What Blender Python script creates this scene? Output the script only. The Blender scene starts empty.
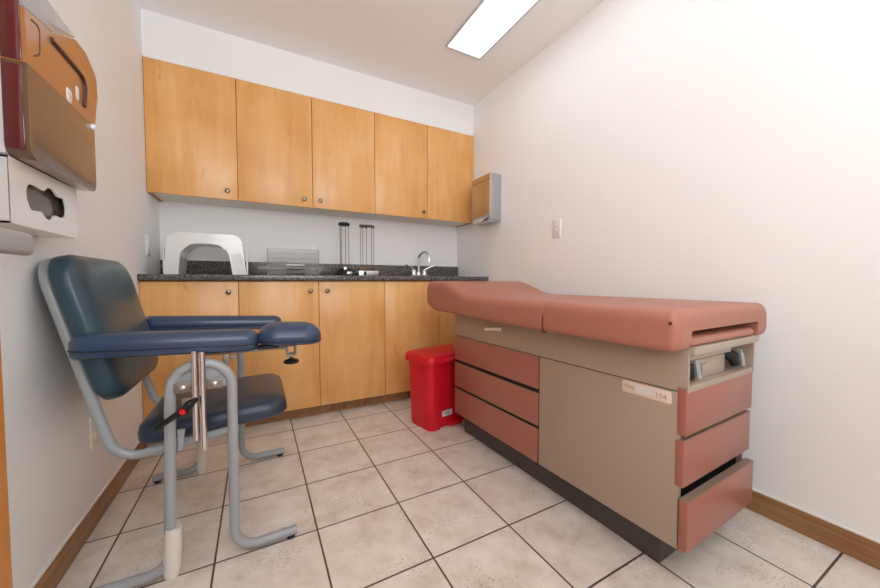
import bpy, bmesh, math, random
from mathutils import Vector, Matrix
random.seed(7)
PI = math.pi
scene = bpy.context.scene
col = scene.collection

# ------------------------------------------------------------------ materials
def lin(r, g, b):
    def f(c):
        c /= 255.0
        return c / 12.92 if c <= 0.04045 else ((c + 0.055) / 1.055) ** 2.4
    return (f(r), f(g), f(b), 1.0)

def new_mat(name):
    m = bpy.data.materials.new(name); m.use_nodes = True
    nt = m.node_tree
    return m, nt, nt.nodes['Principled BSDF']

def N(nt, kind, **kw):
    n = nt.nodes.new(kind)
    for k, v in kw.items(): setattr(n, k, v)
    return n

def surf(name, rgb, rough=0.5, metal=0.0, coat=0.0, spec=0.5, var=0.04, vscale=6.0, bump=0.0, bscale=200.0, trans=0.0, alpha=1.0, ior=1.45):
    """plain coloured surface with a little procedural mottling and optional fine bump"""
    m, nt, b = new_mat(name)
    c = lin(*rgb)
    tc = N(nt, 'ShaderNodeTexCoord')
    no = N(nt, 'ShaderNodeTexNoise'); no.inputs['Scale'].default_value = vscale; no.inputs['Detail'].default_value = 3
    nt.links.new(tc.outputs['Object'], no.inputs['Vector'])
    mx = N(nt, 'ShaderNodeMixRGB'); nt.links.new(no.outputs['Fac'], mx.inputs['Fac'])
    mx.inputs['Color1'].default_value = tuple(max(0, x * (1 - var)) for x in c[:3]) + (1,)
    mx.inputs['Color2'].default_value = tuple(min(1, x * (1 + var)) for x in c[:3]) + (1,)
    nt.links.new(mx.outputs['Color'], b.inputs['Base Color'])
    b.inputs['Roughness'].default_value = rough
    b.inputs['Metallic'].default_value = metal
    b.inputs['Coat Weight'].default_value = coat
    b.inputs['Coat Roughness'].default_value = 0.08
    b.inputs['Specular IOR Level'].default_value = spec
    b.inputs['Transmission Weight'].default_value = trans
    b.inputs['IOR'].default_value = ior
    b.inputs['Alpha'].default_value = alpha
    if bump > 0:
        n2 = N(nt, 'ShaderNodeTexNoise'); n2.inputs['Scale'].default_value = bscale; n2.inputs['Detail'].default_value = 2
        nt.links.new(tc.outputs['Object'], n2.inputs['Vector'])
        bp = N(nt, 'ShaderNodeBump'); bp.inputs['Strength'].default_value = bump; bp.inputs['Distance'].default_value = 0.002
        nt.links.new(n2.outputs['Fac'], bp.inputs['Height']); nt.links.new(bp.outputs['Normal'], b.inputs['Normal'])
    return m

def wood(name, dark, mid, light, axis='z', stretch=14.0, rough=0.36, coat=0.15, scale=1.0, streak=0.5):
    m, nt, b = new_mat(name)
    tc = N(nt, 'ShaderNodeTexCoord'); oi = N(nt, 'ShaderNodeObjectInfo')
    mp = N(nt, 'ShaderNodeMapping')
    s = {'z': (stretch, stretch, 1.0), 'y': (stretch, 1.0, stretch), 'x': (1.0, stretch, stretch)}[axis]
    mp.inputs['Scale'].default_value = tuple(v * scale for v in s)
    off = N(nt, 'ShaderNodeVectorMath', operation='SCALE'); off.inputs[0].default_value = (13.7, 5.1, 8.3)
    nt.links.new(oi.outputs['Random'], off.inputs['Scale'])
    ad = N(nt, 'ShaderNodeVectorMath', operation='ADD')
    nt.links.new(tc.outputs['Object'], ad.inputs[0]); nt.links.new(off.outputs['Vector'], ad.inputs[1])
    nt.links.new(ad.outputs['Vector'], mp.inputs['Vector'])
    n1 = N(nt, 'ShaderNodeTexNoise'); n1.inputs['Scale'].default_value = 1.6; n1.inputs['Detail'].default_value = 5; n1.inputs['Distortion'].default_value = 0.5
    nt.links.new(mp.outputs['Vector'], n1.inputs['Vector'])
    n2 = N(nt, 'ShaderNodeTexNoise'); n2.inputs['Scale'].default_value = 3.2; n2.inputs['Detail'].default_value = 3
    nt.links.new(ad.outputs['Vector'], n2.inputs['Vector'])
    n3 = N(nt, 'ShaderNodeTexNoise'); n3.inputs['Scale'].default_value = 9.0; n3.inputs['Detail'].default_value = 2
    nt.links.new(mp.outputs['Vector'], n3.inputs['Vector'])
    a1 = N(nt, 'ShaderNodeMath', operation='MULTIPLY_ADD'); a1.inputs[1].default_value = streak
    nt.links.new(n1.outputs['Fac'], a1.inputs[0])
    a2 = N(nt, 'ShaderNodeMath', operation='MULTIPLY'); a2.inputs[1].default_value = 0.45
    nt.links.new(n2.outputs['Fac'], a2.inputs[0]); nt.links.new(a2.outputs[0], a1.inputs[2])
    a3 = N(nt, 'ShaderNodeMath', operation='MULTIPLY_ADD'); a3.inputs[1].default_value = 0.12
    nt.links.new(n3.outputs['Fac'], a3.inputs[0]); nt.links.new(a1.outputs[0], a3.inputs[2])
    cr = N(nt, 'ShaderNodeValToRGB')
    e = cr.color_ramp.elements
    e[0].position = 0.33; e[0].color = lin(*dark); e[1].position = 0.75; e[1].color = lin(*light)
    k = cr.color_ramp.elements.new(0.52); k.color = lin(*mid)
    nt.links.new(a3.outputs[0], cr.inputs['Fac'])
    n4 = N(nt, 'ShaderNodeTexNoise'); n4.inputs['Scale'].default_value = 7.0; n4.inputs['Detail'].default_value = 2; n4.inputs['Distortion'].default_value = 0.8
    mp2 = N(nt, 'ShaderNodeMapping'); mp2.inputs['Scale'].default_value = {'z': (3.0, 3.0, 0.7), 'y': (3.0, 0.7, 3.0), 'x': (0.7, 3.0, 3.0)}[axis]
    nt.links.new(ad.outputs['Vector'], mp2.inputs['Vector']); nt.links.new(mp2.outputs['Vector'], n4.inputs['Vector'])
    fl = N(nt, 'ShaderNodeMapRange'); fl.inputs['From Min'].default_value = 0.70; fl.inputs['From Max'].default_value = 0.78; fl.inputs['To Max'].default_value = 0.45
    nt.links.new(n4.outputs['Fac'], fl.inputs['Value'])
    mf = N(nt, 'ShaderNodeMixRGB'); nt.links.new(fl.outputs[0], mf.inputs['Fac']); nt.links.new(cr.outputs['Color'], mf.inputs['Color1']); mf.inputs['Color2'].default_value = lin(*[c * 0.82 for c in dark])
    nt.links.new(mf.outputs['Color'], b.inputs['Base Color'])
    b.inputs['Roughness'].default_value = rough; b.inputs['Coat Weight'].default_value = coat; b.inputs['Coat Roughness'].default_value = 0.25
    return m

def granite(name):
    m, nt, b = new_mat(name)
    tc = N(nt, 'ShaderNodeTexCoord')
    v = N(nt, 'ShaderNodeTexVoronoi'); v.inputs['Scale'].default_value = 260
    n = N(nt, 'ShaderNodeTexNoise'); n.inputs['Scale'].default_value = 95; n.inputs['Detail'].default_value = 6
    nt.links.new(tc.outputs['Object'], v.inputs['Vector']); nt.links.new(tc.outputs['Object'], n.inputs['Vector'])
    sp = N(nt, 'ShaderNodeSeparateColor'); nt.links.new(v.outputs['Color'], sp.inputs['Color'])
    a = N(nt, 'ShaderNodeMath', operation='MULTIPLY_ADD'); a.inputs[1].default_value = 0.5
    nt.links.new(sp.outputs['Red'], a.inputs[0])
    h = N(nt, 'ShaderNodeMath', operation='MULTIPLY'); h.inputs[1].default_value = 0.55
    nt.links.new(n.outputs['Fac'], h.inputs[0]); nt.links.new(h.outputs[0], a.inputs[2])
    cr = N(nt, 'ShaderNodeValToRGB'); e = cr.color_ramp.elements
    e[0].position = 0.22; e[0].color = lin(34, 33, 34); e[1].position = 0.82; e[1].color = lin(150, 144, 138)
    k = e.new(0.5); k.color = lin(78, 76, 75)
    nt.links.new(a.outputs[0], cr.inputs['Fac']); nt.links.new(cr.outputs['Color'], b.inputs['Base Color'])
    b.inputs['Roughness'].default_value = 0.16
    return m

TX, TY, TS = -0.4356, 2.1464, 0.3045
def tile_floor(name):
    m, nt, b = new_mat(name)
    tc = N(nt, 'ShaderNodeTexCoord'); sx = N(nt, 'ShaderNodeSeparateXYZ')
    nt.links.new(tc.outputs['Object'], sx.inputs['Vector'])
    def M(op, a, bb=None, c=None):
        n = N(nt, 'ShaderNodeMath', operation=op)
        for i, x in enumerate((a, bb, c)):
            if x is None: continue
            if isinstance(x, (int, float)): n.inputs[i].default_value = x
            else: nt.links.new(x, n.inputs[i])
        return n.outputs[0]
    d = []; cell = []
    for ax, o in (('X', TX), ('Y', TY)):
        t = M('DIVIDE', M('SUBTRACT', sx.outputs[ax], o - 40 * TS), TS)
        fr = M('FRACT', t); cell.append(M('FLOOR', t))
        d.append(M('MULTIPLY', M('MINIMUM', fr, M('SUBTRACT', 1.0, fr)), TS))
    dist = M('MINIMUM', d[0], d[1])
    mr = N(nt, 'ShaderNodeMapRange'); mr.interpolation_type = 'SMOOTHSTEP'
    mr.inputs['From Min'].default_value = 0.0024; mr.inputs['From Max'].default_value = 0.0036
    nt.links.new(dist, mr.inputs['Value'])
    # per tile offset of the stone pattern
    cv = N(nt, 'ShaderNodeCombineXYZ'); nt.links.new(M('MULTIPLY', cell[0], 3.17), cv.inputs[0]); nt.links.new(M('MULTIPLY', cell[1], 5.31), cv.inputs[1])
    ad = N(nt, 'ShaderNodeVectorMath', operation='ADD'); nt.links.new(tc.outputs['Object'], ad.inputs[0]); nt.links.new(cv.outputs[0], ad.inputs[1])
    n1 = N(nt, 'ShaderNodeTexNoise'); n1.inputs['Scale'].default_value = 9; n1.inputs['Detail'].default_value = 6; n1.inputs['Roughness'].default_value = 0.62
    nt.links.new(ad.outputs[0], n1.inputs['Vector'])
    cr = N(nt, 'ShaderNodeValToRGB'); e = cr.color_ramp.elements
    e[0].position = 0.3; e[0].color = lin(208, 196, 183); e[1].position = 0.7; e[1].color = lin(240, 235, 228)
    k = e.new(0.5); k.color = lin(229, 220, 210)
    nt.links.new(n1.outputs['Fac'], cr.inputs['Fac'])
    # travertine pits: short dark streaks, in patches
    mp = N(nt, 'ShaderNodeMapping'); mp.inputs['Rotation'].default_value = (0, 0, math.radians(18)); mp.inputs['Scale'].default_value = (80, 210, 1)
    nt.links.new(ad.outputs[0], mp.inputs['Vector'])
    n2 = N(nt, 'ShaderNodeTexNoise'); n2.inputs['Scale'].default_value = 1; n2.inputs['Detail'].default_value = 3
    nt.links.new(mp.outputs[0], n2.inputs['Vector'])
    n3 = N(nt, 'ShaderNodeTexNoise'); n3.inputs['Scale'].default_value = 7; n3.inputs['Detail'].default_value = 2
    nt.links.new(ad.outputs[0], n3.inputs['Vector'])
    pit = N(nt, 'ShaderNodeMapRange'); pit.inputs['From Min'].default_value = 0.56; pit.inputs['From Max'].default_value = 0.68
    nt.links.new(n2.outputs['Fac'], pit.inputs['Value'])
    pat = N(nt, 'ShaderNodeMapRange'); pat.inputs['From Min'].default_value = 0.46; pat.inputs['From Max'].default_value = 0.62
    nt.links.new(n3.outputs['Fac'], pat.inputs['Value'])
    pf = M('MULTIPLY', M('MULTIPLY', pit.outputs[0], pat.outputs[0]), 0.65)
    m1 = N(nt, 'ShaderNodeMixRGB'); nt.links.new(pf, m1.inputs['Fac']); nt.links.new(cr.outputs['Color'], m1.inputs['Color1']); m1.inputs['Color2'].default_value = lin(126, 110, 96)
    m2 = N(nt, 'ShaderNodeMixRGB'); nt.links.new(mr.outputs[0], m2.inputs['Fac']); m2.inputs['Color1'].default_value = lin(84, 74, 66); nt.links.new(m1.outputs['Color'], m2.inputs['Color2'])
    nt.links.new(m2.outputs['Color'], b.inputs['Base Color'])
    b.inputs['Roughness'].default_value = 0.42
    hb = M('SUBTRACT', mr.outputs[0], M('MULTIPLY', pf, 0.25))
    bp = N(nt, 'ShaderNodeBump'); bp.inputs['Strength'].default_value = 0.35; bp.inputs['Distance'].default_value = 0.002
    nt.links.new(hb, bp.inputs['Height']); nt.links.new(bp.outputs['Normal'], b.inputs['Normal'])
    return m

def clear_plastic(name, tint, gloss=0.12, fac=0.25):
    m, nt, b = new_mat(name)
    out = nt.nodes['Material Output']
    tr = N(nt, 'ShaderNodeBsdfTransparent'); tr.inputs['Color'].default_value = lin(*tint)
    b.inputs['Base Color'].default_value = lin(210, 210, 212); b.inputs['Roughness'].default_value = gloss
    mx = N(nt, 'ShaderNodeMixShader'); mx.inputs['Fac'].default_value = fac
    nt.links.new(tr.outputs[0], mx.inputs[1]); nt.links.new(b.outputs[0], mx.inputs[2]); nt.links.new(mx.outputs[0], out.inputs['Surface'])
    return m

def emitter(name, rgb, strength):
    m, nt, b = new_mat(name)
    b.inputs['Base Color'].default_value = lin(250, 250, 250)
    b.inputs['Emission Color'].default_value = lin(*rgb); b.inputs['Emission Strength'].default_value = strength
    return m

M = {}
M['wall'] = surf('wall_paint', (245, 245, 244), 0.75, var=0.012, vscale=2, bump=0.03, bscale=350)
M['ceil'] = surf('ceiling_paint', (247, 247, 247), 0.85, var=0.01, vscale=2)
M['floor'] = tile_floor('floor_tiles')
M['maple'] = wood('maple_veneer', (216, 152, 82), (232, 173, 103), (242, 194, 132), 'z', 9, 0.36, 0.2)
M['maple_edge'] = wood('maple_edge', (160, 100, 50), (180, 116, 60), (196, 132, 72), 'x', 9, 0.5, 0.0)
M['oak'] = wood('stained_oak', (92, 62, 36), (142, 100, 60), (172, 128, 82), 'y', 26, 0.42, 0.2, 1.0, 0.6)
M['door'] = wood('door_veneer', (216, 132, 44), (230, 150, 58), (238, 164, 76), 'z', 9, 0.35, 0.3)
M['under'] = surf('cabinet_underside', (234, 226, 214), 0.6)
M['granite'] = granite('granite')
M['chrome'] = surf('chrome', (225, 225, 226), 0.12, 1.0, var=0.0)
M['steel'] = surf('brushed_steel', (200, 201, 203), 0.24, 1.0, var=0.03, vscale=20)
M['mirror_steel'] = surf('polished_steel', (196, 186, 178), 0.16, 1.0, var=0.02, vscale=20)
M['satin'] = surf('satin_nickel', (168, 168, 168), 0.36, 0.15, var=0.02)
M['bronze'] = surf('dark_bronze', (128, 116, 104), 0.26, 1.0, var=0.1)
M['white'] = surf('white_plastic', (240, 240, 240), 0.35, var=0.01)
M['ivory'] = surf('ivory_plastic', (236, 228, 214), 0.4, var=0.01)
M['white_gloss'] = surf('white_enamel', (232, 232, 230), 0.2, coat=0.3, var=0.01)
M['black'] = surf('black_plastic', (22, 21, 22), 0.48)
M['seam'] = surf('shadow_seam', (110, 52, 42), 0.6)
M['edge'] = surf('shaded_drawer_edge', (142, 120, 103), 0.5, var=0.02)  # beige darkened to paint in the shade of the drawer gaps
M['bracket'] = surf('bracket_metal', (136, 127, 118), 0.36, 0.35)
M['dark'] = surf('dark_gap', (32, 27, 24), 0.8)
M['red'] = surf('red_plastic', (214, 20, 42), 0.40, var=0.03, vscale=4)
M['redbtn'] = surf('red_cap', (235, 30, 30), 0.35)
M['blue'] = surf('blue_vinyl', (50, 68, 94), 0.30, coat=0.25, var=0.07, vscale=5, bump=0.10, bscale=420)
M['teal'] = surf('blue_back_vinyl', (44, 68, 80), 0.32, coat=0.12, var=0.07, vscale=5, bump=0.10, bscale=420)
M['seat'] = surf('seat_vinyl', (46, 57, 74), 0.34, coat=0.12, var=0.07, vscale=5, bump=0.10, bscale=420)
M['piping'] = surf('navy_piping', (24, 34, 54), 0.45)
M['tube'] = surf('grey_painted_tube', (160, 164, 167), 0.32, 0.0, coat=0.3, var=0.03)
M['sleeve'] = surf('white_sleeve', (228, 224, 216), 0.45, var=0.03)
M['pink'] = surf('pink_vinyl', (172, 113, 95), 0.44, var=0.04, vscale=3, bump=0.10, bscale=380)
M['pinklam'] = surf('pink_laminate', (164, 102, 88), 0.35, coat=0.1, var=0.02)
M['beige'] = surf('beige_enamel', (170, 151, 135), 0.36, coat=0.12, var=0.02)
M['beige2'] = surf('beige_edge', (176, 160, 144), 0.42, var=0.02)
M['toe'] = surf('charcoal_base', (74, 70, 68), 0.45, coat=0.1, var=0.04)
M['label'] = surf('plate_white', (232, 212, 200), 0.4)
M['labelgrey'] = surf('plate_panel', (222, 220, 218), 0.35)
M['ink'] = surf('plate_print', (178, 158, 146), 0.5)
M['ink2'] = surf('sticker_print', (90, 84, 86), 0.5)
M['sticker'] = surf('sticker_paper', (232, 226, 222), 0.5)
M['brown'] = surf('smoke_brown_cover', (118, 93, 75), 0.16, coat=0.5, var=0.05, vscale=9)
M['amber'] = surf('amber_cover', (178, 122, 78), 0.16, coat=0.5, var=0.06, vscale=9)
M['maroon'] = surf('maroon_side', (104, 44, 44), 0.14, coat=0.5, var=0.06)
M['reflgrey'] = surf('painted_grey_reflection', (168, 164, 160), 0.15, coat=0.5, var=0.05, vscale=8)  # pale reflection on the glossy cover painted as flat grey
M['groove'] = surf('cover_groove', (84, 40, 28), 0.3)
M['caulk'] = surf('white_caulk', (236, 234, 230), 0.6)
M['paper'] = surf('paper', (196, 190, 184), 0.7)
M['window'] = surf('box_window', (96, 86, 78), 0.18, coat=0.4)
M['rodbrown'] = surf('brown_metal', (104, 76, 56), 0.4, 0.4)
M['rod'] = surf('rod_metal', (96, 90, 84), 0.35, 0.7)
M['clear'] = clear_plastic('clear_acrylic', (248, 247, 246), 0.2, 0.10)
M['clearedge'] = clear_plastic('clear_acrylic_edge', (120, 118, 116), 0.15, 0.4)
M['glow'] = emitter('lamp_diffuser', (236, 246, 255), 2.0)
M['trimgrey'] = surf('lamp_trim', (206, 204, 202), 0.5)

# ------------------------------------------------------------------ object helpers
def thing(name, label, cat, loc=(0, 0, 0), rotz=0.0, group=None):
    o = bpy.data.objects.new(name, None); col.objects.link(o)
    o.location = loc; o.rotation_euler = (0, 0, rotz); o.empty_display_size = 0.05
    o['label'] = label; o['category'] = cat
    if group: o['group'] = group
    return o

def tag(o, label, cat, group=None):
    o['label'] = label; o['category'] = cat
    if group: o['group'] = group
    return o

def basis(o):
    m = Matrix.LocRotScale(o.location, o.rotation_euler, o.scale)
    return basis(o.parent) @ m if o.parent else m

def obj(name, bm, mat, parent=None, world=True, smooth=True, angle=40, label=None, mats=None):
    """links a bmesh as ONE object; world=True: the bmesh is in world coordinates"""
    if parent is not None and world:
        bm.transform(basis(parent).inverted())
    bmesh.ops.recalc_face_normals(bm, faces=bm.faces)
    me = bpy.data.meshes.new(name)
    if smooth:
        for f in bm.faces: f.smooth = True
        for e in bm.edges:
            if len(e.link_faces) == 2 and e.calc_face_angle(0) > math.radians(angle): e.smooth = False
    bm.to_mesh(me); bm.free()
    for m in (mats or [mat]): me.materials.append(m)
    o = bpy.data.objects.new(name, me); col.objects.link(o)
    if parent is not None: o.parent = parent
    if label: o['label'] = label
    return o

def at_center(o):
    """moves a top-level mesh's origin to the bottom centre of its bounds"""
    vs = [v.co for v in o.data.vertices]
    lo = [min(v[i] for v in vs) for i in range(3)]; hi = [max(v[i] for v in vs) for i in range(3)]
    c = Vector(((lo[0] + hi[0]) / 2, (lo[1] + hi[1]) / 2, lo[2]))
    o.data.transform(Matrix.Translation(-c)); o.location = c
    return o

def struct(o):
    o['kind'] = 'structure'; return o

def B(): return bmesh.new()

def box(bm, x0, x1, y0, y1, z0, z1, bev=0.0, seg=2, mi=0):
    vs = [bm.verts.new((x, y, z)) for x in (x0, x1) for y in (y0, y1) for z in (z0, z1)]
    F = [(0, 1, 3, 2), (4, 6, 7, 5), (0, 4, 5, 1), (2, 3, 7, 6), (0, 2, 6, 4), (1, 5, 7, 3)]
    fs = [bm.faces.new([vs[i] for i in f]) for f in F]
    for f in fs: f.material_index = mi
    if bev > 0:
        es = list({e for f in fs for e in f.edges})
        bmesh.ops.bevel(bm, geom=es, offset=bev, segments=seg, affect='EDGES', profile=0.5)
    return bm

def bx(*a, **k): return box(B(), *a, **k)

def loft(bm, rings, cap0=True, cap1=True, closed=True):
    R = [[bm.verts.new(p) for p in r] for r in rings]
    n = len(R[0])
    for a, b in zip(R, R[1:]):
        for i in range(n if closed else n - 1):
            j = (i + 1) % n
            bm.faces.new((a[i], a[j], b[j], b[i]))
    if cap0: bm.faces.new(R[0][::-1])
    if cap1: bm.faces.new(R[-1])
    return bm

def rr(cx, cy, hx, hy, r, n=6):
    r = max(min(r, hx, hy), 1e-4); out = []
    for sx, sy, a0 in ((1, 1, 0), (-1, 1, PI / 2), (-1, -1, PI), (1, -1, 1.5 * PI)):
        for k in range(n + 1):
            a = a0 + k / n * PI / 2
            out.append((cx + sx * (hx - r) + r * math.cos(a), cy + sy * (hy - r) + r * math.sin(a)))
    return out

def pad(bm, cx, cy, hx, hy, r, prof, n=8, mat=None, bulge=0.0):
    """rounded pad: prof is a list of (inset, z); mat maps the pad's frame to the world"""
    rings = []
    for ins, z in prof:
        rings.append([Vector((x, y, z)) for x, y in rr(cx, cy, hx - ins, hy - ins, max(r - ins * 0.6, 0.004), n)])
    s = B() if mat is not None else bm
    loft(s, rings)
    if mat is not None:
        s.transform(mat)
        me = bpy.data.meshes.new('tmp'); s.to_mesh(me); s.free(); bm.from_mesh(me); bpy.data.meshes.remove(me)
    return bm

def fillet(pts, r, n=8):
    pts = [Vector(p) for p in pts]; out = [pts[0]]
    rs = r if isinstance(r, (list, tuple)) else [r] * (len(pts) - 2)
    for i in range(1, len(pts) - 1):
        p, a, b = pts[i], (pts[i - 1] - pts[i]), (pts[i + 1] - pts[i])
        la, lb = a.length, b.length; a.normalize(); b.normalize()
        ang = a.angle(b)
        if ang > PI - 0.02 or rs[i - 1] <= 0: out.append(p); continue
        d = min(rs[i - 1] / math.tan(ang / 2), la * 0.49, lb * 0.49); rad = d * math.tan(ang / 2)
        bis = (a + b).normalized(); c = p + bis * (rad / math.sin(ang / 2))
        s, e = p + a * d - c, p + b * d - c
        tot = s.angle(e); ax = s.cross(e).normalized()
        for k in range(n + 1): out.append(c + Matrix.Rotation(tot * k / n, 3, ax) @ s)
    out.append(pts[-1]); return out

def tube(bm, pts, r, n=14, caps=True):
    pts = [Vector(p) for p in pts]
    ps = [pts[0]]
    for p in pts[1:]:
        if (p - ps[-1]).length > 1e-5: ps.append(p)
    pts = ps; rings = []
    t = (pts[1] - pts[0]).normalized()
    up = Vector((0, 0, 1)) if abs(t.z) < 0.9 else Vector((0, 1, 0))
    u = t.cross(up).normalized()
    for i, p in enumerate(pts):
        if i == 0: d = pts[1] - pts[0]
        elif i == len(pts) - 1: d = pts[-1] - pts[-2]
        else: d = (pts[i + 1] - p).normalized() + (p - pts[i - 1]).normalized()
        d.normalize(); u = (u - d * u.dot(d)).normalized(); v = d.cross(u)
        rad = r[i] if isinstance(r, (list, tuple)) else r
        rings.append([p + (u * math.cos(2 * PI * k / n) + v * math.sin(2 * PI * k / n)) * rad for k in range(n)])
    return loft(bm, rings, caps, caps)

def lathe(bm, prof, mat=None, n=24):
    """prof (radius, z) about z; mat places it"""
    rings = [[Vector((max(r, 1e-5) * math.cos(2 * PI * k / n), max(r, 1e-5) * math.sin(2 * PI * k / n), z)) for k in range(n)] for r, z in prof]
    if mat is not None: rings = [[mat @ p for p in rg] for rg in rings]
    return loft(bm, rings)

def prism(bm, poly, a0, a1, axes='xz', bev=0.0, seg=3, mat=None):
    """extrudes a 2D polygon along the remaining axis; bev rounds the rim of both ends"""
    def P(p, a):
        return {'xz': (p[0], a, p[1]), 'xy': (p[0], p[1], a), 'yz': (a, p[0], p[1])}[axes]
    s = B()
    r0 = [s.verts.new(P(p, a0)) for p in poly]; r1 = [s.verts.new(P(p, a1)) for p in poly]
    n = len(poly)
    for i in range(n): s.faces.new((r0[i], r0[(i + 1) % n], r1[(i + 1) % n], r1[i]))
    c0 = s.faces.new(r0[::-1]); c1 = s.faces.new(r1)
    if bev > 0:
        es = list({e for f in (c0, c1) for e in f.edges})
        bmesh.ops.bevel(s, geom=es, offset=bev, segments=seg, affect='EDGES', profile=0.5, clamp_overlap=True)
    if mat is not None: s.transform(mat)
    me = bpy.data.meshes.new('tmp'); s.to_mesh(me); s.free(); bm.from_mesh(me); bpy.data.meshes.remove(me)
    return bm

def rpoly(pts, r, n=6):
    """rounds the corners of a closed 2D polygon; r one radius or one per corner"""
    out = []; m = len(pts)
    for i in range(m):
        p = Vector(pts[i]); a = Vector(pts[i - 1]) - p; b = Vector(pts[(i + 1) % m]) - p
        rad = r[i] if isinstance(r, (list, tuple)) else r
        la, lb = a.length, b.length; a.normalize(); b.normalize()
        ang = a.angle(b)
        if rad <= 0 or ang > PI - 0.02: out.append(tuple(p)); continue
        d = min(rad / math.tan(ang / 2), la * 0.49, lb * 0.49)
        s, e = p + a * d, p + b * d
        for k in range(n + 1):
            t = k / n
            q = s * (1 - t) ** 2 + p * 2 * t * (1 - t) + e * t * t
            out.append(tuple(q))
    return out

def text_mesh(s, size, extrude=0.0006):
    cu = bpy.data.curves.new('t', 'FONT'); cu.body = s; cu.size = size; cu.extrude = extrude; cu.resolution_u = 2
    o = bpy.data.objects.new('t', cu); col.objects.link(o)
    bpy.context.view_layer.update()
    me = bpy.data.meshes.new_from_object(o.evaluated_get(bpy.context.evaluated_depsgraph_get()))
    bpy.data.objects.remove(o); bpy.data.curves.remove(cu)
    bm = B(); bm.from_mesh(me); bpy.data.meshes.remove(me)
    return bm

def frame_m(origin, ex, ey, ez):
    ex, ey, ez = Vector(ex), Vector(ey), Vector(ez)
    m = Matrix.Identity(4)
    for i in range(3): m[i][0], m[i][1], m[i][2], m[i][3] = ex[i], ey[i], ez[i], origin[i]
    return m

# ------------------------------------------------------------------ room
XL, XR, YB, YN, ZC = -0.534, 1.662, 2.7447, -1.25, 2.377
YC, YF, ZU, ZT, ZK = 2.4695, 2.2441, 1.3784, 2.1221, 0.914
struct(obj('floor', bx(XL - .1, XR + .1, YN - .1, YB + .1, -.1, 0), M['floor']))
struct(obj('ceiling', bx(XL - .1, XR + .1, YN - .1, YB + .1, ZC, ZC + .1), M['ceil']))
struct(obj('wall_left', bx(XL - .1, XL, YN - .1, YB + .1, 0, ZC), M['wall']))
struct(obj('wall_right', bx(XR, XR + .1, YN - .1, YB + .1, 0, ZC), M['wall']))
struct(obj('wall_back', bx(XL, XR, YB, YB + .1, 0, ZC), M['wall']))
struct(obj('wall_rear', bx(XL, XR, YN - .1, YN, 0, ZC), M['wall']))
struct(obj('wall_bulkhead', bx(XL, XR, YC + .006, YB, ZT, ZC), M['wall']))
for side, x0, x1, y1 in (('left', XL, XL + .014, YF + .02), ('right', XR - .014, XR, YF + .02)):
    b = struct(obj('baseboard_' + side, bx(x0, x1, (0.95 if side == 'left' else YN), y1, 0, .0785, .003), M['oak']))
    xa, xb = (XL, XL + .008) if side == 'left' else (XR - .008, XR)
    obj('caulk_line', bx(xa, xb, (0.95 if side == 'left' else YN), y1, .0785, .0835), M['caulk'], b)
# the open door on the left, seen at its free edge, with its lever handle
d1 = struct(obj('door_1', bx(-.440, -.400, .06, .895, .012, 2.05, .002), M['door']))
hm = B()
lathe(hm, [(.024, 0), (.026, .003), (.024, .008), (.011, .010), (.011, .030)], frame_m((-.400, .832, .940), (0, 1, 0), (0, 0, 1), (1, 0, 0)))
tube(hm, [(-.375, .822, .940), (-.345, .822, .940)], .010, 14); box(hm, -.352, -.330, .690, .838, .920, .958, .008, 3)
obj('lever_handle', hm, M['satin'], d1)

# ------------------------------------------------------------------ ceiling light
cl = thing('ceiling_light', 'long white fluorescent light panel flush with the ceiling', 'light', (1.217, 1.32, ZC))
fx0, fx1, fy0, fy1 = 1.082, 1.352, .70, 1.936
fb = B(); w = .012
box(fb, fx0, fx0 + w, fy0, fy1, ZC - .012, ZC, .002); box(fb, fx1 - w, fx1, fy0, fy1, ZC - .012, ZC, .002)
box(fb, fx0 + w, fx1 - w, fy0, fy0 + w, ZC - .012, ZC, .002); box(fb, fx0 + w, fx1 - w, fy1 - w, fy1, ZC - .012, ZC, .002)
obj('light_frame', fb, M['trimgrey'], cl)
obj('diffuser', bx(fx0 + w, fx1 - w, fy0 + w, fy1 - w, ZC - .007, ZC - .0005), M['glow'], cl)

# ------------------------------------------------------------------ cabinets
DIV = [XL + .001, -.092, .347, .785, 1.219, XR - .003]
def knob(parent, x, y, z):
    b = B()
    lathe(b, [(.0075, 0), (.006, .004), (.005, .010), (.009, .014), (.0135, .020), (.0135, .024), (.009, .029), (.0001, .030)],
          frame_m((x, y, z), (1, 0, 0), (0, 0, 1), (0, -1, 0)), 18)
    obj('knob', b, M['bronze'], parent)

def upper_unit(i0, i1, knobs, label):
    xa, xb = DIV[i0], DIV[i1]
    t = thing('wall_cabinet', label, 'cabinet', ((xa + xb) / 2, YB, ZU), 0, 'maple wall cabinets')
    c = B()
    za_, zb2 = (ZU + .002 if i0 == 0 else ZU + .016), (ZU + .002 if i1 == 5 else ZU + .016)
    box(c, xa, xa + .018, YC + .020, YB, za_, ZT - .002); box(c, xb - .018, xb, YC + .020, YB, zb2, ZT - .002)
    box(c, xa + .018, xb - .018, YC + .020, YB, ZT - .02, ZT - .002)
    box(c, xa + .018, xb - .018, YB - .01, YB, ZU + .03, ZT - .02)
    box(c, xa + .018, xb - .018, YC + .020, YC + .040, ZU + .016, ZU + .03)
    obj('carcass', c, M['maple_edge'], t)
    obj('bottom_panel', bx(xa + (.018 if i0 == 0 else .0), xb - (.018 if i1 == 5 else .0), YC + .020, YB - .0005, ZU + .006, ZU + .0155), M['under'], t)
    for k in range(i0, i1):
        d = obj('cabinet_door', bx(DIV[k] + .0016, DIV[k + 1] - .0016, YC, YC + .019, ZU, ZT - .004, .0015), M['maple'], t)
        kx = knobs.get(k)
        if kx is not None: knob(d, kx, YC, ZU + .050)
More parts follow.
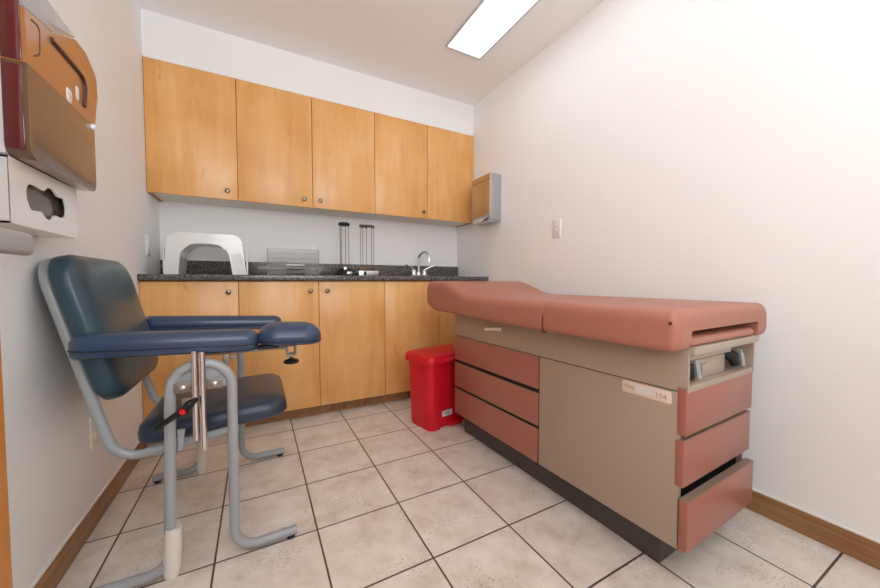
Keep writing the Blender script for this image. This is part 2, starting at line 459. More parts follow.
upper_unit(0, 1, {0: -.146}, 'single-door maple wall cabinet in the left corner above the white step stool')
upper_unit(1, 3, {1: .292, 2: .394}, 'two-door maple wall cabinet with a pair of knobs side by side')
upper_unit(3, 5, {3: 1.180}, 'two-door maple wall cabinet at the right beside the steel towel dispenser')

def base_unit(i0, i1, knobs, label):
    xa, xb = DIV[i0], DIV[i1]
    t = thing('base_cabinet', label, 'cabinet', ((xa + xb) / 2, YB, 0), 0, 'maple base cabinets')
    obj('carcass', bx(xa, xb, YF + .042, YB - .002, .09, ZK - .034), M['maple_edge'], t)
    obj('toe_kick', bx(xa, xb, 2.3251, YB - .01, 0, .09), M['oak'], t)
    for k in range(i0, i1):
        d = obj('cabinet_door', bx(DIV[k] + .0016, DIV[k + 1] - .0016, YF + .021, YF + .040, .075, ZK - .039, .0015), M['maple'], t)
        if knobs.get(k) is not None: knob(d, knobs[k], YF + .021, .816)
base_unit(0, 1, {0: -.141}, 'single-door maple base cabinet in the left corner behind the blue chair')
base_unit(1, 3, {1: .296, 2: .397}, 'two-door maple base cabinet with paired knobs below the rod stands')
base_unit(3, 5, {3: 1.172}, 'two-door maple base cabinet below the tap behind the red bin')

ct = thing('countertop', 'dark speckled granite worktop with backsplash along the maple base cabinets', 'countertop', ((XL + XR) / 2, YB, ZK - .033))
sx0, sx1, sy0, sy1 = XL + .001, XR - .001, YF, YB - .001
obj('slab', bx(sx0, sx1, sy0, sy1, ZK - .033, ZK, .004, 3), M['granite'], ct)
obj('backsplash', bx(sx0, sx1, YB - .021, YB - .001, ZK, 1.012, .002), M['granite'], ct)

ZI = ZK + .0006     # a hair above the slab
# ------------------------------------------------------------------ things on the counter
# step stool: a moulded white shell with an arched tunnel
arch = [(-.446, ZI), (-.424, 1.148), (-.078, 1.148), (-.052, ZI), (-.124, ZI), (-.146, 1.090), (-.366, 1.090), (-.380, ZI)]
ap = rpoly(arch, [.006, .055, .055, .006, .006, .11, .11, .006], 10)
sb = B(); prism(sb, ap, 2.335, 2.575, 'xz', .018, 5)
ss = obj('step_stool', sb, M['white_gloss'])
tag(ss, 'white moulded plastic step stool with an arched opening on the granite counter', 'step stool'); at_center(ss)
# flanges of the stool's side legs
for s, nm in ((-1, -.449), (1, -.049)):
    f = B(); prism(f, rpoly([(2.37, ZI), (2.37, 1.06), (2.54, 1.06), (2.54, ZI)], [0, .05, .05, 0]), nm - .004, nm + .004, 'yz', .002, 2)
    obj('side_flange', f, M['white_gloss'], ss)

# clear drawer organiser
og = thing('drawer_organizer', 'clear acrylic drawer organizer on the counter right of the white stool', 'organizer', (.222, 2.53, ZI))
ox0, ox1, oy0, oy1, oh = .064, .379, 2.45, 2.61, .175
c = B()
for x in (ox0, ox1 - .003): box(c, x, x + .003, oy0, oy1, ZI, ZI + oh)
box(c, ox0 + .003, ox1 - .003, oy1 - .003, oy1, ZI, ZI + oh)
obj('case', c, M['clear'], og)
e = B()
for x in (ox0, ox1 - .004): box(e, x, x + .004, oy0 - .002, oy0, ZI, ZI + oh)
for k in range(7):
    z = ZI + k * (oh - .003) / 6
    box(e, ox0 + .004, ox1 - .004, oy0 - .001, oy0 + .007, z, z + .0018)
obj('shelf_edges', e, M['clearedge'], og)
for k in range(6):
    z = ZI + k * (oh - .003) / 6 + .005
    dr = obj('drawer', bx(ox0 + .006, ox1 - .006, oy0 - .004, oy0 - .001, z, z + .021), M['clear'], og)
    if k < 3:
        obj('handle', bx(.168, .285, oy0 - .012, oy0 - .004, z + .004, z + .011, .002), M['white'] if k == 2 else M['black'], dr)
wc = B(); pad(wc, .347, 2.50, .022, .013, .012, [(.003, ZI + oh), (0, ZI + oh + .004), (0, ZI + oh + .012), (.005, ZI + oh + .018)])
tag(at_center(obj('plastic_cap', wc, M['white'])), 'small white oval item lying on top of the clear organizer', 'cap')

# two rod stands
def rod_stand(name, label, cx, cy, zt, dark):
    t = thing(name, label, 'stand', (cx, cy, ZI), 0)
    if dark:
        b = B(); lathe(b, [(.072, ZI), (.074, ZI + .008), (.068, ZI + .020), (.050, ZI + .046), (.034, ZI + .060), (.0001, ZI + .064)], Matrix.Translation((cx, cy, 0)), 32)
        obj('base', b, M['black'], t)
        obj('plate', bx(cx + .004, cx + .040, cy - .071, cy - .066, ZI + .010, ZI + .030, .001), M['steel'], t)
        obj('clip', bx(cx - .016, cx + .008, cy - .056, cy - .036, ZI + .040, ZI + .064, .003), M['steel'], t)
        offs = [(-.030, -.010), (-.016, .024), (.016, .024), (.030, -.010)]; z0, r = ZI + .036, .0022
        b = B(); lathe(b, [(.034, zt - .022), (.041, zt - .018), (.041, zt - .008), (.034, zt), (.020, zt), (.018, zt - .006), (.0001, zt - .007)], Matrix.Translation((cx, cy, 0)), 28)
        obj('top_cap', b, M['black'], t)
    else:
        b = B(); box(b, cx - .076, cx + .074, cy - .05, cy + .05, ZI, ZI + .040, .004)
        obj('base', b, M['steel'], t)
        obj('clamp', bx(cx - .062, cx + .060, cy - .03, cy + .03, ZI + .040, ZI + .062, .006), M['rodbrown'], t)
        obj('switch', bx(cx - .040, cx - .022, cy - .058, cy - .050, ZI + .008, ZI + .034, .003), M['black'], t)
        offs = [(-.050, -.006), (-.026, .022), (.004, .03), (.028, -.02), (.050, .004)]; z0, r = ZI + .05, .0018
        b = B()
        for k in range(5):
            a = math.atan2(offs[k][1], offs[k][0])
            tube(b, [(cx, cy, zt - .008), (cx + offs[k][0] * 1.12, cy + offs[k][1] * 1.12, zt - .010)], [.010, .0075], 10)
            lathe(b, [(.008, zt - .022), (.009, zt - .012), (.008, zt - .002), (.0001, zt)], Matrix.Translation((cx + offs[k][0], cy + offs[k][1], 0)), 12)
        lathe(b, [(.014, zt - .016), (.016, zt - .006), (.0001, zt - .002)], Matrix.Translation((cx, cy, 0)), 14)
        obj('top_cap', b, M['rodbrown'], t)
    for ox, oy in offs:
        b = B(); tube(b, [(cx + ox, cy + oy, z0), (cx + ox, cy + oy, zt - .012)], r, 8)
        obj('rod', b, M['rod'], t)
rod_stand('rod_stand', 'black dome-based stand with thin rods under a round black cap', .562, 2.50, 1.298, True)
rod_stand('rod_stand', 'silver box-based stand with thin rods under a brown star-shaped top', .730, 2.50, 1.296, False)

# tap
tp = thing('faucet', 'chrome gooseneck tap with two wing handles at the right end of the counter', 'tap', (1.215, 2.62, ZI))
b = B(); pad(b, 1.215, 2.62, .084, .028, .027, [(.002, ZI), (0, ZI + .003), (0, ZI + .010), (.006, ZI + .016)]); obj('base_plate', b, M['chrome'], tp)
b = B(); pts = [(1.212, 2.63, ZI + .01), (1.214, 2.63, ZI + .15)]
for k in range(1, 11):
    a = PI - PI * k / 10
    pts.append((1.214 + .021 * (1 + math.cos(a)), 2.63 - .055 * (1 + math.cos(a)), ZI + .15 + .055 * math.sin(a)))
pts.append((1.257, 2.52, ZI + .118))
tube(b, pts, .0105, 14); lathe(b, [(.019, ZI + .012), (.018, ZI + .035), (.011, ZI + .042)], Matrix.Translation((1.212, 2.63, 0)), 18)
obj('spout', b, M['chrome'], tp)
for s, hx in ((-1, 1.163), (1, 1.262)):
    b = B(); lathe(b, [(.020, ZI + .012), (.021, ZI + .04), (.015, ZI + .058), (.0001, ZI + .066)], Matrix.Translation((hx, 2.62, 0)), 18)
    tube(b, [(hx, 2.62, ZI + .056), (hx + s * .045, 2.60, ZI + .082), (hx + s * .088, 2.585, ZI + .099)], [.009, .0075, .0065], 10)
    obj('handle', b, M['chrome'], tp)

# ------------------------------------------------------------------ right wall fittings
pd = thing('paper_towel_dispenser', 'polished steel folded paper towel dispenser on the right wall beside the cabinets', 'dispenser', (XR, 2.21, 1.335))
px0, py0, py1, pz0, pz1 = 1.552, 2.088, 2.335, 1.345, 1.692
obj('wall_mount', bx(XR - .004, XR, py0 + .004, py1 - .004, pz0 + .004, pz1 - .004), M['steel'], pd)
obj('housing', bx(px0 + .006, XR - .0041, py0, py1, pz0, pz1, .003), M['steel'], pd)
obj('front_panel', bx(px0, px0 + .007, py0 + .004, py1 - .004, pz0 + .02, pz1 - .045, .002), M['mirror_steel'], pd)
obj('top_band', bx(px0, px0 + .007, py0 + .004, py1 - .004, pz1 - .042, pz1 - .002, .002), M['mirror_steel'], pd)
obj('slot_tray', bx(px0 - .004, XR - .03, py0 + .006, py1 - .006, pz0 - .012, pz0, .003), M['steel'], pd)
b = B(); loft(b, [[(px0 + .0, py0 + .03, pz0 + .018), (px0 - .004, py1 - .05, pz0 + .018), (px0 - .004, py1 - .05, pz0 + .021), (px0, py0 + .03, pz0 + .021)],
                  [(px0 - .018, py0 + .045, pz0 + .006), (px0 - .018, py1 - .06, pz0 + .002), (px0 - .018, py1 - .06, pz0 + .005), (px0 - .018, py0 + .045, pz0 + .009)],
                  [(px0 - .030, py0 + .06, pz0 - .016), (px0 - .026, py1 - .07, pz0 - .014), (px0 - .024, py1 - .07, pz0 - .011), (px0 - .028, py0 + .06, pz0 - .013)]])
pt = obj('paper_towel', b, M['paper'], pd)

def switch_plate(label, y, z, xw, sgn, mat, w=.035, h=.0575, outlet=False, rocker=False):
    t = thing('wall_outlet' if outlet else 'light_switch', label, 'outlet' if outlet else 'switch', (xw, y, z - h))
    m = frame_m((xw, y, z), (0, 1, 0), (0, 0, 1), (sgn, 0, 0))
    b = B(); pad(b, 0, 0, w, h, .006, [(.0, 0), (0, .004), (.003, .0065)], 4, m); obj('cover_plate', b, mat, t)
    if outlet:
        for dz in (-.020, .020):
            b = B(); pad(b, 0, dz, .016, .014, .010, [(0, .006), (0, .008)], 5, m); obj('socket', b, mat, t)
    elif rocker:
        b = B(); pad(b, 0, 0, .016, .033, .003, [(0, .005), (.001, .0085)], 3, m); obj('rocker', b, mat, t)
    else:
        b = B(); pad(b, 0, 0, .006, .012, .002, [(0, .006), (.001, .009)], 3, m); r = obj('toggle_slot', b, M['paper'], t)
        b = B(); loft(b, [[m @ Vector(p) for p in ((-.004, -.006, .0085), (.004, -.006, .0085), (.004, .004, .0085), (-.004, .004, .0085))],
                          [m @ Vector(p) for p in ((-.0035, -.013, .014), (.0035, -.013, .014), (.0035, -.007, .015), (-.0035, -.007, .015))]]); obj('toggle', b, mat, t)
switch_plate('white light switch on the bare right wall above the pink exam table', 1.538, 1.206, XR, -1, M['white'])
switch_plate('white light switch on the left wall above the counter end', 2.45, 1.075, XL, 1, M['white'], rocker=True)
switch_plate('cream outlet cover low on the left wall behind the blue chair', 1.683, .333, XL, 1, M['ivory'], .040, .060, outlet=True)

# ------------------------------------------------------------------ left wall dispensers
td = thing('roll_towel_dispenser', 'large brown and amber paper towel dispenser on the left wall above the white box', 'dispenser', (XL, 1.23, 1.14))
ya, yb_, za, zb = 1.064, 1.404, 1.142, 1.535
zm = 1.338
obj('wall_mount', bx(XL, -.458, ya + .004, yb_ - .006, za + .004, zb - .004, .004), M['white'], td)
def cover(poly, r, mat, name):
    b = B(); prism(b, rpoly(poly, r, 6), -.458, -.420, 'yz', .007, 4)
    return obj(name, b, mat, td)
lowc = cover([(ya, za), (yb_, za), (yb_, zm), (ya, zm)], [.03, .03, .001, .001], M['brown'], 'lower_cover')
upc = cover([(ya, zm + .001), (yb_ + .004, zm + .001), (yb_ + .032, zm + .10), (yb_ + .030, zm + .160), (yb_ - .04, zb - .003), (1.30, zb - .004), (1.18, 1.474), (ya, 1.454)], [.001, .01, .04, .03, .01, .03, .05, .001], M['amber'], 'upper_cover')
reflc = cover([(ya, 1.455), (1.178, 1.475), (1.298, zb - .003), (1.296, zb + .002), (ya, zb + .002)], [.001, .05, .01, .001, .03], M['reflgrey'], 'reflection_panel')  # grey panel shaped and coloured like the room's reflection in the cover
for z0, z1 in ((za + .016, zm - .004), (zm + .004, zb - .02)):
    obj('side_panel', bx(-.4575, -.427, ya - .002, ya + .004, z0, z1, .002), M['maroon'], td, label='dark maroon side panel')
# raised handle outline on the upper cover
g = B(); xs = -.419
tube(g, fillet([(xs, 1.165, 1.450), (xs, 1.350, 1.450), (xs, 1.332, 1.368)], .03), .006, 10)
obj('grip_groove', g, M['groove'], upc)
g = B(); tube(g, fillet([(xs - .002, 1.088, 1.444), (xs - .002, 1.120, 1.448), (xs - .002, 1.116, 1.385), (xs - .002, 1.092, 1.370)], .014), .0024, 8)
obj('moulded_line', g, M['groove'], upc)
for y, z, a, c_ in ((1.250, 1.359, .015, .018), (1.298, 1.388, .009, .019)):
    g = B(); pad(g, 0, 0, a, c_, .009, [(0, 0), (.002, .0015)], 5, frame_m((-.420, y, z), (0, 1, 0), (0, 0, 1), (1, 0, 0)))
    obj('pale_patch', g, M['sticker'], upc)  # small pale patches on the upper cover
g = B(); lathe(g, [(.009, 0), (.009, .005), (.006, .008), (.0001, .009)], frame_m((-.420, yb_ - .018, zm - .006), (0, 1, 0), (0, 0, 1), (1, 0, 0)), 16)
obj('latch', g, M['white'], lowc)

gb = thing('tissue_box_holder', 'white wall-mounted box with a shaped cutout below the brown towel dispenser', 'box', (XL, 1.2, 1.0))
gy0, gy1, gz0, gz1, gx = 1.060, 1.366, 1.000, 1.140, -.452
hole = []
for y, z in ((1.122, 1.062), (1.134, 1.040), (1.180, 1.044), (1.200, 1.030), (1.224, 1.030), (1.240, 1.046), (1.278, 1.044), (1.300, 1.054), (1.304, 1.074),
             (1.294, 1.098), (1.258, 1.096), (1.238, 1.110), (1.212, 1.110), (1.194, 1.096), (1.150, 1.100), (1.130, 1.098), (1.120, 1.082)):
    hole.append((y, z))
cy_, cz_ = sum(p[0] for p in hole) / len(hole), sum(p[1] for p in hole) / len(hole)
# front sheet with the cutout: outer rectangle resampled by angle and bridged to the hole
obj('wall_mount', bx(XL, XL + .004, gy0 + .01, gy1 - .01, gz0 + .0045, gz1 - .0045), M['white'], gb)
b = B()
hp = rpoly(hole, .012, 3)
outer = []
for y, z in hp:
    dy, dz = y - cy_, z - cz_
    ky = ((gy1 if dy > 0 else gy0) - cy_) / dy if abs(dy) > 1e-9 else 1e9
    kz = ((gz1 if dz > 0 else gz0) - cz_) / dz if abs(dz) > 1e-9 else 1e9
    k = min(ky, kz); outer.append((cy_ + dy * k, cz_ + dz * k))
for corner in ((gy0, gz0), (gy1, gz0), (gy1, gz1), (gy0, gz1)):
    i = min(range(len(outer)), key=lambda q: (outer[q][0] - corner[0]) ** 2 + (outer[q][1] - corner[1]) ** 2); outer[i] = corner
loft(b, [[(gx, y, z) for y, z in outer], [(gx, y, z) for y, z in hp], [(gx - .004, y, z) for y, z in hp], [(gx - .004, y, z) for y, z in outer]], False, False)
for args in ((XL, gx - .002, gy0, gy0 + .004, gz0, gz1), (XL, gx - .002, gy1 - .004, gy1, gz0, gz1), (XL, gx - .002, gy0, gy1, gz0, gz0 + .004), (XL, gx - .002, gy0, gy1, gz1 - .004, gz1)):
    box(b, *args)
obj('shell', b, M['white_gloss'], gb)
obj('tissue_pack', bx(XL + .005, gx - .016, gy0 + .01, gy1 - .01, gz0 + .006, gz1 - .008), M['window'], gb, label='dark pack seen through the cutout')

# ------------------------------------------------------------------ exam table
TH = math.radians(1.65)
ex = thing('exam_table', 'pink padded medical exam table on a beige cabinet against the right wall', 'exam table', (1.03, .502, 0), TH)
W, L, ZB0, ZS, ZB1 = .448, 1.162, .120, .570, .690
def P(name, bm, mat, parent=ex, **k): return obj(name, bm, mat, parent, world=False, **k) if parent is ex else obj(name, bm, mat, parent, world=False, **k)
P('plinth', bx(.058, W - .04, .072, L - .010, 0, ZB0, .003), M['toe'])
# carcass: lower block, slightly set back behind the drawer fronts
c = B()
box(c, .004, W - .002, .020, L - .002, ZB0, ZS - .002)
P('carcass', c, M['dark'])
P('side_panel', bx(-.001, .016, 0, .518, ZB0, ZS - .003, .0015), M['beige'])
P('back_panel', bx(W - .010, W, .004, L, ZB0, ZS - .003, .0015), M['beige'])
# upper band with the open niche at the near end
c = B(); v0 = -.017; zn = .588
box(c, 0, .010, v0, L, ZS, ZB1, .001); box(c, W - .010, W, v0, L, ZS, ZB1, .001)
box(c, .010, W - .010, L - .01, L, ZS, ZB1); box(c, .010, W - .010, v0, L - .01, ZS, zn, .001)
box(c, .010, W - .010, .26, .28, zn, ZB1); box(c, .010, W - .010, v0 + .012, L - .01, .678, ZB1)
P('upper_band', c, M['beige'])
# side drawers
for z0, z1 in ((.432, ZS - .004), (.278, .411), (ZB0 + .002, .262)):
    d = P('side_drawer', bx(-.003, .018, .524, L - .001, z0, z1, .0015), M['pinklam'])
    P('edge_strip', bx(-.002, .018, .525, L - .002, z1 - .0002, z1 + .0022), M['edge'], d, label='beige top edge')
# end drawers (the lowest stands pulled out)
for z0, z1, v in ((.449, .580, -.016), (.303, .434, -.013), (.125, .268, -.026)):
    d = P('end_drawer', bx(-.003, W - .006, v, v + .022, z0, z1, .002), M['pinklam'])
    P('edge_strip', bx(-.002, W - .007, v + .001, v + .022, z1 - .0002, z1 + .0018), M['edge'], d, label='beige top edge')
    if v < -.02:
        P('drawer_box', bx(.03, W - .03, v + .019, .019, z0 + .01, z1 - .03), M['dark'], d)
# pull on the side
b = B(); loft(b, [[(-.001, .758, .643), (-.001, .878, .630), (-.001, .878, .646), (-.001, .758, .660)],
                  [(-.026, .815, .643), (-.016, .868, .635), (-.016, .868, .643), (-.026, .815, .653)]])
P('pull_tab', b, M['ivory'])
# rating plate with its print
fm = frame_m((-.001, .0945, .545), (0, -1, 0), (0, 0, 1), (-1, 0, 0))
b = B(); pad(b, 0, 0, .0725, .0185, .006, [(0, 0), (0, .0010), (.001, .0016)], 4, fm); lp = P('name_plate', b, M['label'])
b = B(); pad(b, -.004, 0, .0255, .0115, .003, [(0, .0016), (0, .0019)], 3, fm); P('plate_panel', b, M['labelgrey'], lp)
for s, size, u, w_ in (('Ritter', .014, -.064, -.002), ('104', .022, .028, -.008)):
    b = text_mesh(s, size); b.transform(fm @ Matrix.Translation((u, w_, .0018))); P('plate_text', b, M['ink'], lp, smooth=False)
# footrest tray, niche contents
P('tray_front', bx(.004, W - .004, -.030, .012, .676, .6985, .002), M['beige2'])
P('tray', bx(.03, W - .16, -.010, .24, .655, .672, .003), M['beige2'])
nb = P('niche_box', bx(.085, .285, .004, .20, zn, .648, .006), M['beige2'])
P('niche_box_latch', bx(.120, .150, -.001, .004, zn + .016, zn + .046, .003), M['beige'], nb)
def stirrup(u, a):
    b = B(); tube(b, [(u - a, .12, .652), (u - a * .3, .03, .650), (u + .018, .004, .632), (u + .024, -.003, .604)], [.012, .018, .019, .013], 14)
    s = P('stirrup', b, M['black'])
    b = B(); pl = rpoly([(u + .046, .600), (u + .070, .596), (u + .056, .634), (u + .030, .660), (u + .028, .648)], [.004, .004, .02, .006, .006]); prism(b, pl, -.014, -.006, 'xz', .002, 2)
    P('stirrup_cap', b, M['satin'], s)
stirrup(.020, -.012); stirrup(.318, .03)
# leg extension pad
b = B(); pad(b, .201, .19, .214, .218, .02, [(.006, .7005), (0, .706), (0, .716), (.005, .723), (.012, .726)], 6); P('leg_pad', b, M['pink'])
# seat cushion: inverted U in section, flaps at both sides, soft rounded ends
U0, U1 = -.092, .514
def ends(va, vb, ra, rb, n=6):
    out = [(va + ra * (1 - math.cos(k / n * PI / 2)), ra * (1 - math.sin(k / n * PI / 2))) for k in range(n + 1)]
    return out, [(vb - rb * (1 - math.cos(k / n * PI / 2)), rb * (1 - math.sin(k / n * PI / 2))) for k in range(n, -1, -1)]
def seat_sec(v, i):
    p = rpoly([(U0 + i, .690 + i), (U0 + i, .804 - i), (U1 - i, .804 - i), (U1 - i, .690 + i), (.422, .690 + i), (.422, .745), (-.020, .745), (-.020, .690 + i)],
              [.022, .042, .042, .022, .008, .008, .008, .008], 7)
    return [(u, v, z) for u, z in p]
b = B(); a_, z_ = ends(-.032, .421, .026, .007)
loft(b, [seat_sec(v, i) for v, i in a_ + z_])
sc = P('seat_cushion', b, M['pink'])
b = B(); lathe(b, [(.005, 0), (.005, .002), (.003, .0035), (.0001, .004)], frame_m((U0 + .003, -.012, .768), (0, 1, 0), (0, 0, 1), (-1, 0, 0)), 12); P('button', b, M['groove'], sc)
# back section with its raised head end
def sm(a, c, x):
    t = min(1, max(0, (x - a) / (c - a))); return t * t * (3 - 2 * t)
def back_sec(v, i):
    t = .804 + .073 * sm(.88, 1.18, v); bt = .690 + .014 * sm(.5, 1.2, v) + .045 * max(0, (v - 1.21) / .142) ** 2
    p = rpoly([(U0 + i, bt + i), (U0 + i, t - i), (U1 - i, t - i), (U1 - i, bt + i)], [.024, .045, .045, .024], 8)
    return [(u, v, z) for u, z in p]
b = B(); a_, z_ = ends(.421, 1.352, .007, .030)
mid = [(.44 + k * (1.30 - .44) / 44, 0) for k in range(45)]
loft(b, [back_sec(v, i) for v, i in a_ + mid + z_])
bc = P('back_cushion', b, M['pink'])
b = B(); lathe(b, [(.008, 0), (.008, .003), (.005, .007), (.0001, .008)], frame_m((U0 + .010, .421, .758), (0, 1, 0), (0, 0, 1), (-1, 0, 0)), 14); P('hinge_button', b, M['pink'], bc)
b = B(); prism(b, [(.412, .688), (.424, .688), (.424, .720), (.421, .748), (.418, .720)], U0 - .0008, U0 + .02, 'yz'); P('hinge_gap', b, M['seam'], bc)

# ------------------------------------------------------------------ red step-on bin
BR = math.radians(12)
bn = thing('step_on_bin', 'red plastic step-on waste bin with lid between cabinets and exam table', 'bin', (1.0216, 1.865, 0), BR)
def bin_outline(k, notch=True):
    hx, hy, r, n = .180 * k, .108 * k, .042, 6
    out = [p for p in rr(0, 0, hx, hy, r, n)]
    # rr order: (+,+) (-,+) (-,-) (+,-): the front edge (y=-hy) runs from the third corner to the fourth
    i = 3 * (n + 1)
    nx0, nx1, d = -.100 * k, .110 * k, .016
    ins = [(nx0 - .004, -hy), (nx0, -hy + d), (nx1, -hy + d), (nx1 + .004, -hy)]
    return out[:i] + ins + out[i:]
b = B(); rings = []
for z, k in ((0.0, .975), (.004, .99), (.02, 1.0), (.20, 1.035), (.375, 1.075), (.404, 1.08)):
    rings.append([(x, y, z) for x, y in bin_outline(k)])
loft(b, rings); obj('bin_body', b, M['red'], bn, world=False, angle=30)
b = B(); kx, ky = .215, .136
def lid_ring(ins, z): return [(x, y, z) for x, y in rr(0, -.002, kx - ins, ky - ins, .055 - ins * .5, 8)]
loft(b, [lid_ring(.008, .396), lid_ring(.001, .398), lid_ring(0, .404), lid_ring(.001, .434), lid_ring(.006, .442), lid_ring(.03, .449), lid_ring(.08, .453), lid_ring(.125, .454)])
ld = obj('lid', b, M['red'], bn, world=False, angle=50)
b = B(); loft(b, [[(-.10, -.134, .408), (.11, -.134, .408), (.11, -.134, .434), (-.10, -.134, .434)], [(-.07, -.152, .412), (.08, -.152, .412), (.08, -.152, .424), (-.07, -.152, .424)]])
obj('lid_lip', b, M['red'], ld, world=False)
b = B(); box(b, -.045, .055, -.136, -.088, .012, .026, .005); obj('pedal', b, M['red'], bn, world=False)
st = obj('sticker', bx(-.080, .000, -.0955, -.0925, .064, .098), M['sticker'], bn, world=False, label='small white printed sticker')
b = B()
for z, a0, a1 in ((.089, -.072, -.028), (.082, -.072, -.012), (.075, -.058, -.018)):
    x = a0
    while x < a1:
        w_ = random.uniform(.003, .008); box(b, x, min(x + w_, a1), -.0961, -.0954, z, z + .004); x += w_ + .002
obj('sticker_print', b, M['ink2'], st, world=False, smooth=False)

# ------------------------------------------------------------------ blood draw chair
ch = thing('phlebotomy_chair', 'blue padded blood draw chair with grey tube frame against the left wall', 'chair', (-.15, 1.55, 0))
YNR, YFR, RT = 1.240, 1.860, .0145
XRr, XFr, XA, RA, ZA = -.229, -.074, -.1515, .0775, .552
def side_frame(y):
    pts = [(-.412, y, .022), (XRr - .010, y, .022), (XRr, y, .16), (XRr, y, ZA)]
    pts = fillet([pts[0], (XRr - .012, y, .019), pts[3]], .055)
    for k in range(1, 15):
        a = PI - PI * k / 15
        pts.append(Vector((XA + RA * math.cos(a), y, ZA + RA * math.sin(a))))
    pts += fillet([(XFr, y, ZA), (XFr - .002, y, .019), (.107, y, .0225)], .065)
    b = B(); tube(b, pts, RT, 16)
    f = obj('side_frame', b, M['tube'], ch)
    b = B(); web = [(XA + (RA - .004) * math.cos(PI * k / 16), ZA + (RA - .004) * math.sin(PI * k / 16)) for k in range(17)]
    prism(b, web, y - .003, y + .003, 'xz'); obj('arch_plate', b, M['tube'], f)
    for x in (-.395, .088):
        b = B(); lathe(b, [(.012, 0), (.0135, .003), (.011, .010)], Matrix.Translation((x, y, 0)), 12); obj('foot_glide', b, M['black'], f)
    b = B(); tube(b, [(XRr - .0085, y, .0005), (XRr - .0080, y, .020), (XRr - .0045, y, .080), (XRr - .0015, y, .148)], [.0180, .0225, .0225, .0205], 16)
    obj('repair_sleeve', b, M['sleeve'], f, label='white plastic sleeve')
    return f
side_frame(YNR); side_frame(YFR)
# one bent tube carries seat and back: up one side, across behind the top of the back, down the other
YA, YZ = 1.316, 1.784
def side_run(y): return [(-.066, y, .384), (-.245, y, .362), (-.372, y, .350), (-.404, y, .470), (-.515, y, .930)]
run = side_run(YA) + side_run(YZ)[::-1]
b = B(); tube(b, fillet(run, [.05, .075, .3, .07, .07, .3, .075, .05]), .0135, 14)
bt = obj('seat_frame', b, M['tube'], ch)
for y in (YA, YZ):
    b = B(); tube(b, [(-.258, y, .3605), (-.240, y, .3626)], .0165, 14); obj('collar', b, M['black'], bt)
for x, z in ((-.229, .366), (-.070, .384)):
    b = B(); tube(b, [(x, YNR + .006, z), (x, YFR - .006, z)], .010, 10); obj('cross_tube', b, M['tube'], bt)
for y in (YNR + .016, YFR - .016):
    b = B(); prism(b, [(-.217, .366), (-.217, .432), (-.198, .432), (-.206, .370)], y - .003, y + .003, 'xz'); obj('gusset', b, M['tube'], ch)
# seat pad
tl = math.radians(-3.2)
sm = Matrix.Translation((-.123, 1.548, .381)) @ Matrix.Rotation(tl, 4, 'Y')
b = B(); pad(b, 0, 0, .217, .222, .07, [(.010, 0), (0, .008), (0, .030), (.006, .050), (.022, .062), (.06, .069), (.12, .072)], 10, sm); 
sp_ = obj('seat', b, M['seat'], ch)
# back pad: frame with local x across, local y up, local z forward
ta = math.radians(13.8)
upv = Vector((-math.sin(ta), 0, math.cos(ta))); fw = Vector((math.cos(ta), 0, math.sin(ta)))
bmx = frame_m((-.4490, 1.524, .733), (0, 1, 0), upv, fw)
b = B(); pad(b, 0, 0, .241, .219, .080, [(.006, 0), (.001, .004), (0, .012), (0, .034), (.006, .046), (.022, .056), (.05, .062), (.09, .065), (.15, .067)], 10, bmx)
obj('backrest', b, M['teal'], ch)
def arm_pad(x0, x1, yc, hw, zr, zf, th, name, crown=.010, r=.035):
    sl = math.atan2(zf - zr, x1 - x0); m = Matrix.Translation(((x0 + x1) / 2, yc, (zr + zf) / 2)) @ Matrix.Rotation(-sl, 4, 'Y')
    h = th
    b = B(); pad(b, 0, 0, (x1 - x0) / 2, hw, r, [(.006, -h), (.001, -h * .93), (0, -h * .8), (.0, -h * .55), (.0, -h * .30), (.004, -h * .14), (.012, -.001), (.024, crown * .8), (.034, crown)], 8, m)
    a = obj(name, b, M['blue'], ch)
    b = B(); rg = [m @ Vector((x, y, -h * .66)) for x, y in rr(0, 0, (x1 - x0) / 2 + .0005, hw + .0005, r, 8)]
    tube(b, rg + [rg[0]], .0022, 6, False); obj('piping', b, M['piping'], a)
    return a
arm_pad(-.447, .004, 1.281, .044, .730, .712, .060, 'armrest', .006, .040)
arm_pad(-.425, .104, 1.819, .044, .728, .704, .054, 'armrest', .006, .042)
m = Matrix.Translation((.1025, 1.300, .716)) @ Matrix.Rotation(math.radians(3.0), 4, 'Y')
b = B(); pad(b, 0, 0, .1025, .068, .062, [(.012, -.056), (.003, -.052), (0, -.042), (.0, -.026), (.004, -.014), (.013, -.001), (.026, .009), (.040, .015), (.054, .018)], 8, m)
ax = obj('arm_extension', b, M['blue'], ch)
b = B(); rg = [m @ Vector((x, y, -.043)) for x, y in rr(0, 0, .103, .0685, .062, 8)]
tube(b, rg + [rg[0]], .0022, 6, False); obj('piping', b, M['piping'], ax)
# under the near armrest: bar, block, clamp, knob
obj('arm_bar', bx(-.16, .085, 1.262, 1.290, .646, .653, .001), M['bracket'], ch)
obj('pivot_block', bx(.000, .062, 1.250, 1.300, .6535, .662, .002), M['black'], ch)
cb = B(); box(cb, .086, .092, 1.268, 1.306, .622, .658, .001); box(cb, .112, .118, 1.268, 1.306, .622, .658, .001); box(cb, .086, .118, 1.268, 1.306, .618, .624, .001); box(cb, .086, .118, 1.268, 1.306, .652, .659, .001)
cb_ = obj('clamp', cb, M['bracket'], ch)
b = B(); tube(b, [(.102, 1.287, .598), (.102, 1.287, .630)], .004, 10); obj('clamp_screw', b, M['chrome'], cb_)
b = B(); lathe(b, [(.012, .588), (.024, .592), (.026, .597), (.022, .602), (.008, .606), (.006, .612)], Matrix.Translation((.102, 1.287, 0)), 20); obj('clamp_knob', b, M['black'], cb_)
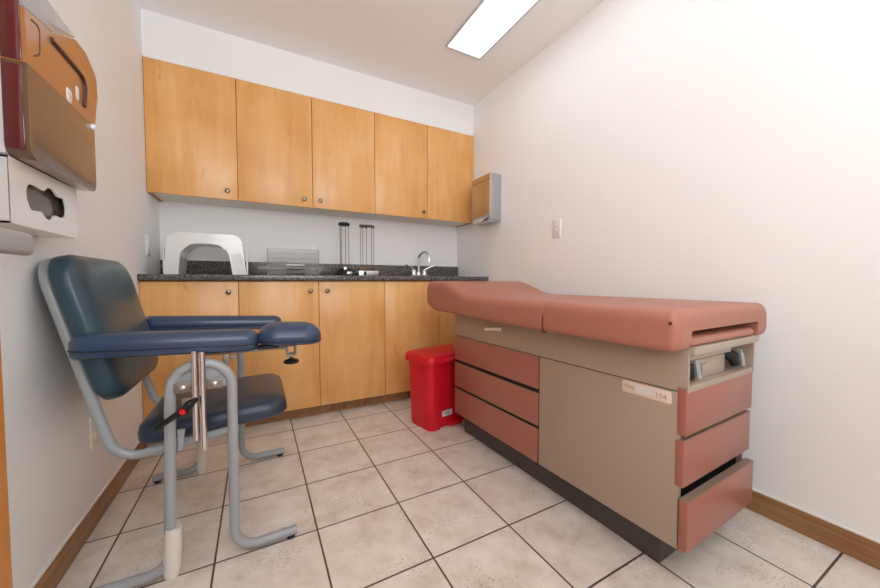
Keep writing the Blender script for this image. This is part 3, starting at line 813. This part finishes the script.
# arm posts, brackets, bolts, release lever
b = B(); tube(b, [(-.1665, 1.217, .405), (-.1665, 1.217, .420), (-.1665, 1.217, .672)], .0075, 12); obj('arm_post', b, M['chrome'], ch)
b = B(); tube(b, [(-.1485, 1.220, .372), (-.1485, 1.220, .668)], .0098, 14); obj('arm_post', b, M['chrome'], ch)
for x0, x1, z0 in ((-.218, -.174, .549), (-.138, -.098, .551)):
    br = obj('bracket', bx(x0, x1, 1.226, 1.232, z0, z0 + .030, .001), M['bracket'], ch)
    b = B(); lathe(b, [(.008, 0), (.008, .003), (.005, .006), (.0001, .007)], frame_m(((x0 + x1) / 2, 1.226, z0 + .015), (1, 0, 0), (0, 0, 1), (0, -1, 0)), 12); obj('bolt', b, M['chrome'], br)
obj('latch_plate', bx(-.200, -.160, 1.226, 1.231, .500, .532, .001), M['bracket'], ch)
b = B(); tube(b, [(-.258, 1.198, .463), (-.252, 1.197, .468), (-.200, 1.192, .502), (-.178, 1.196, .520), (-.163, 1.212, .530)], [.005, .0075, .009, .012, .007], 12)
lv = obj('release_lever', b, M['black'], ch)
b = B(); tube(b, [(-.180, 1.200, .518), (-.190, 1.178, .509)], .0115, 14); obj('lever_knob', b, M['black'], lv)
b = B(); tube(b, [(-.190, 1.178, .509), (-.1915, 1.174, .5075)], .0085, 14); obj('red_cap', b, M['redbtn'], lv, label='red end cap')
fb = B(); box(fb, -.098, -.080, 1.250, 1.268, .615, .648, .002); box(fb, -.080, -.058, 1.252, 1.266, .632, .640, .002); obj('lock_pin', fb, M['bracket'], ch)

# ------------------------------------------------------------------ light
def area(name, loc, sx, sy, power, rot=(0, 0, 0), color=(1, 1, 1)):
    l = bpy.data.lights.new(name, 'AREA'); l.shape = 'RECTANGLE'; l.size = sx; l.size_y = sy; l.energy = power; l.color = color
    o = bpy.data.objects.new(name, l); o.location = loc; o.rotation_euler = rot; col.objects.link(o); return o
# unseen fill lights added behind the camera: one at the ceiling, one tilted upward
area('ceiling_fill', (.20, -.55, ZC - .012), 1.1, .9, 4, color=(.88, .945, 1))
wl = area('rear_fill', (.15, YN + .27, 1.45), 1.4, .80, 17, rot=(math.radians(126), 0, 0), color=(.87, .94, 1))
wl.data.spread = math.radians(160)
w_ = bpy.data.worlds.new('World'); scene.world = w_; w_.use_nodes = True
w_.node_tree.nodes['Background'].inputs[0].default_value = (1, 1, 1, 1); w_.node_tree.nodes['Background'].inputs[1].default_value = 0.3

# ------------------------------------------------------------------ camera
cam = bpy.data.cameras.new('Camera'); co = bpy.data.objects.new('Camera', cam); col.objects.link(co)
cam.sensor_fit = 'HORIZONTAL'; cam.sensor_width = 36.0; cam.lens = 339.44 * 36.0 / 880.0; cam.clip_start = .02
co.location = (0, 0, .8775); co.rotation_euler = (math.radians(90 - 2.174), 0, math.radians(-28.356))
scene.camera = co
vs = scene.view_settings
vs.view_transform = 'Standard'; vs.look = 'None'; vs.exposure = 0.60; vs.gamma = 1.0; vs.use_curve_mapping = False
scene.cycles.max_bounces = 12; scene.cycles.diffuse_bounces = 8; scene.cycles.transparent_max_bounces = 24
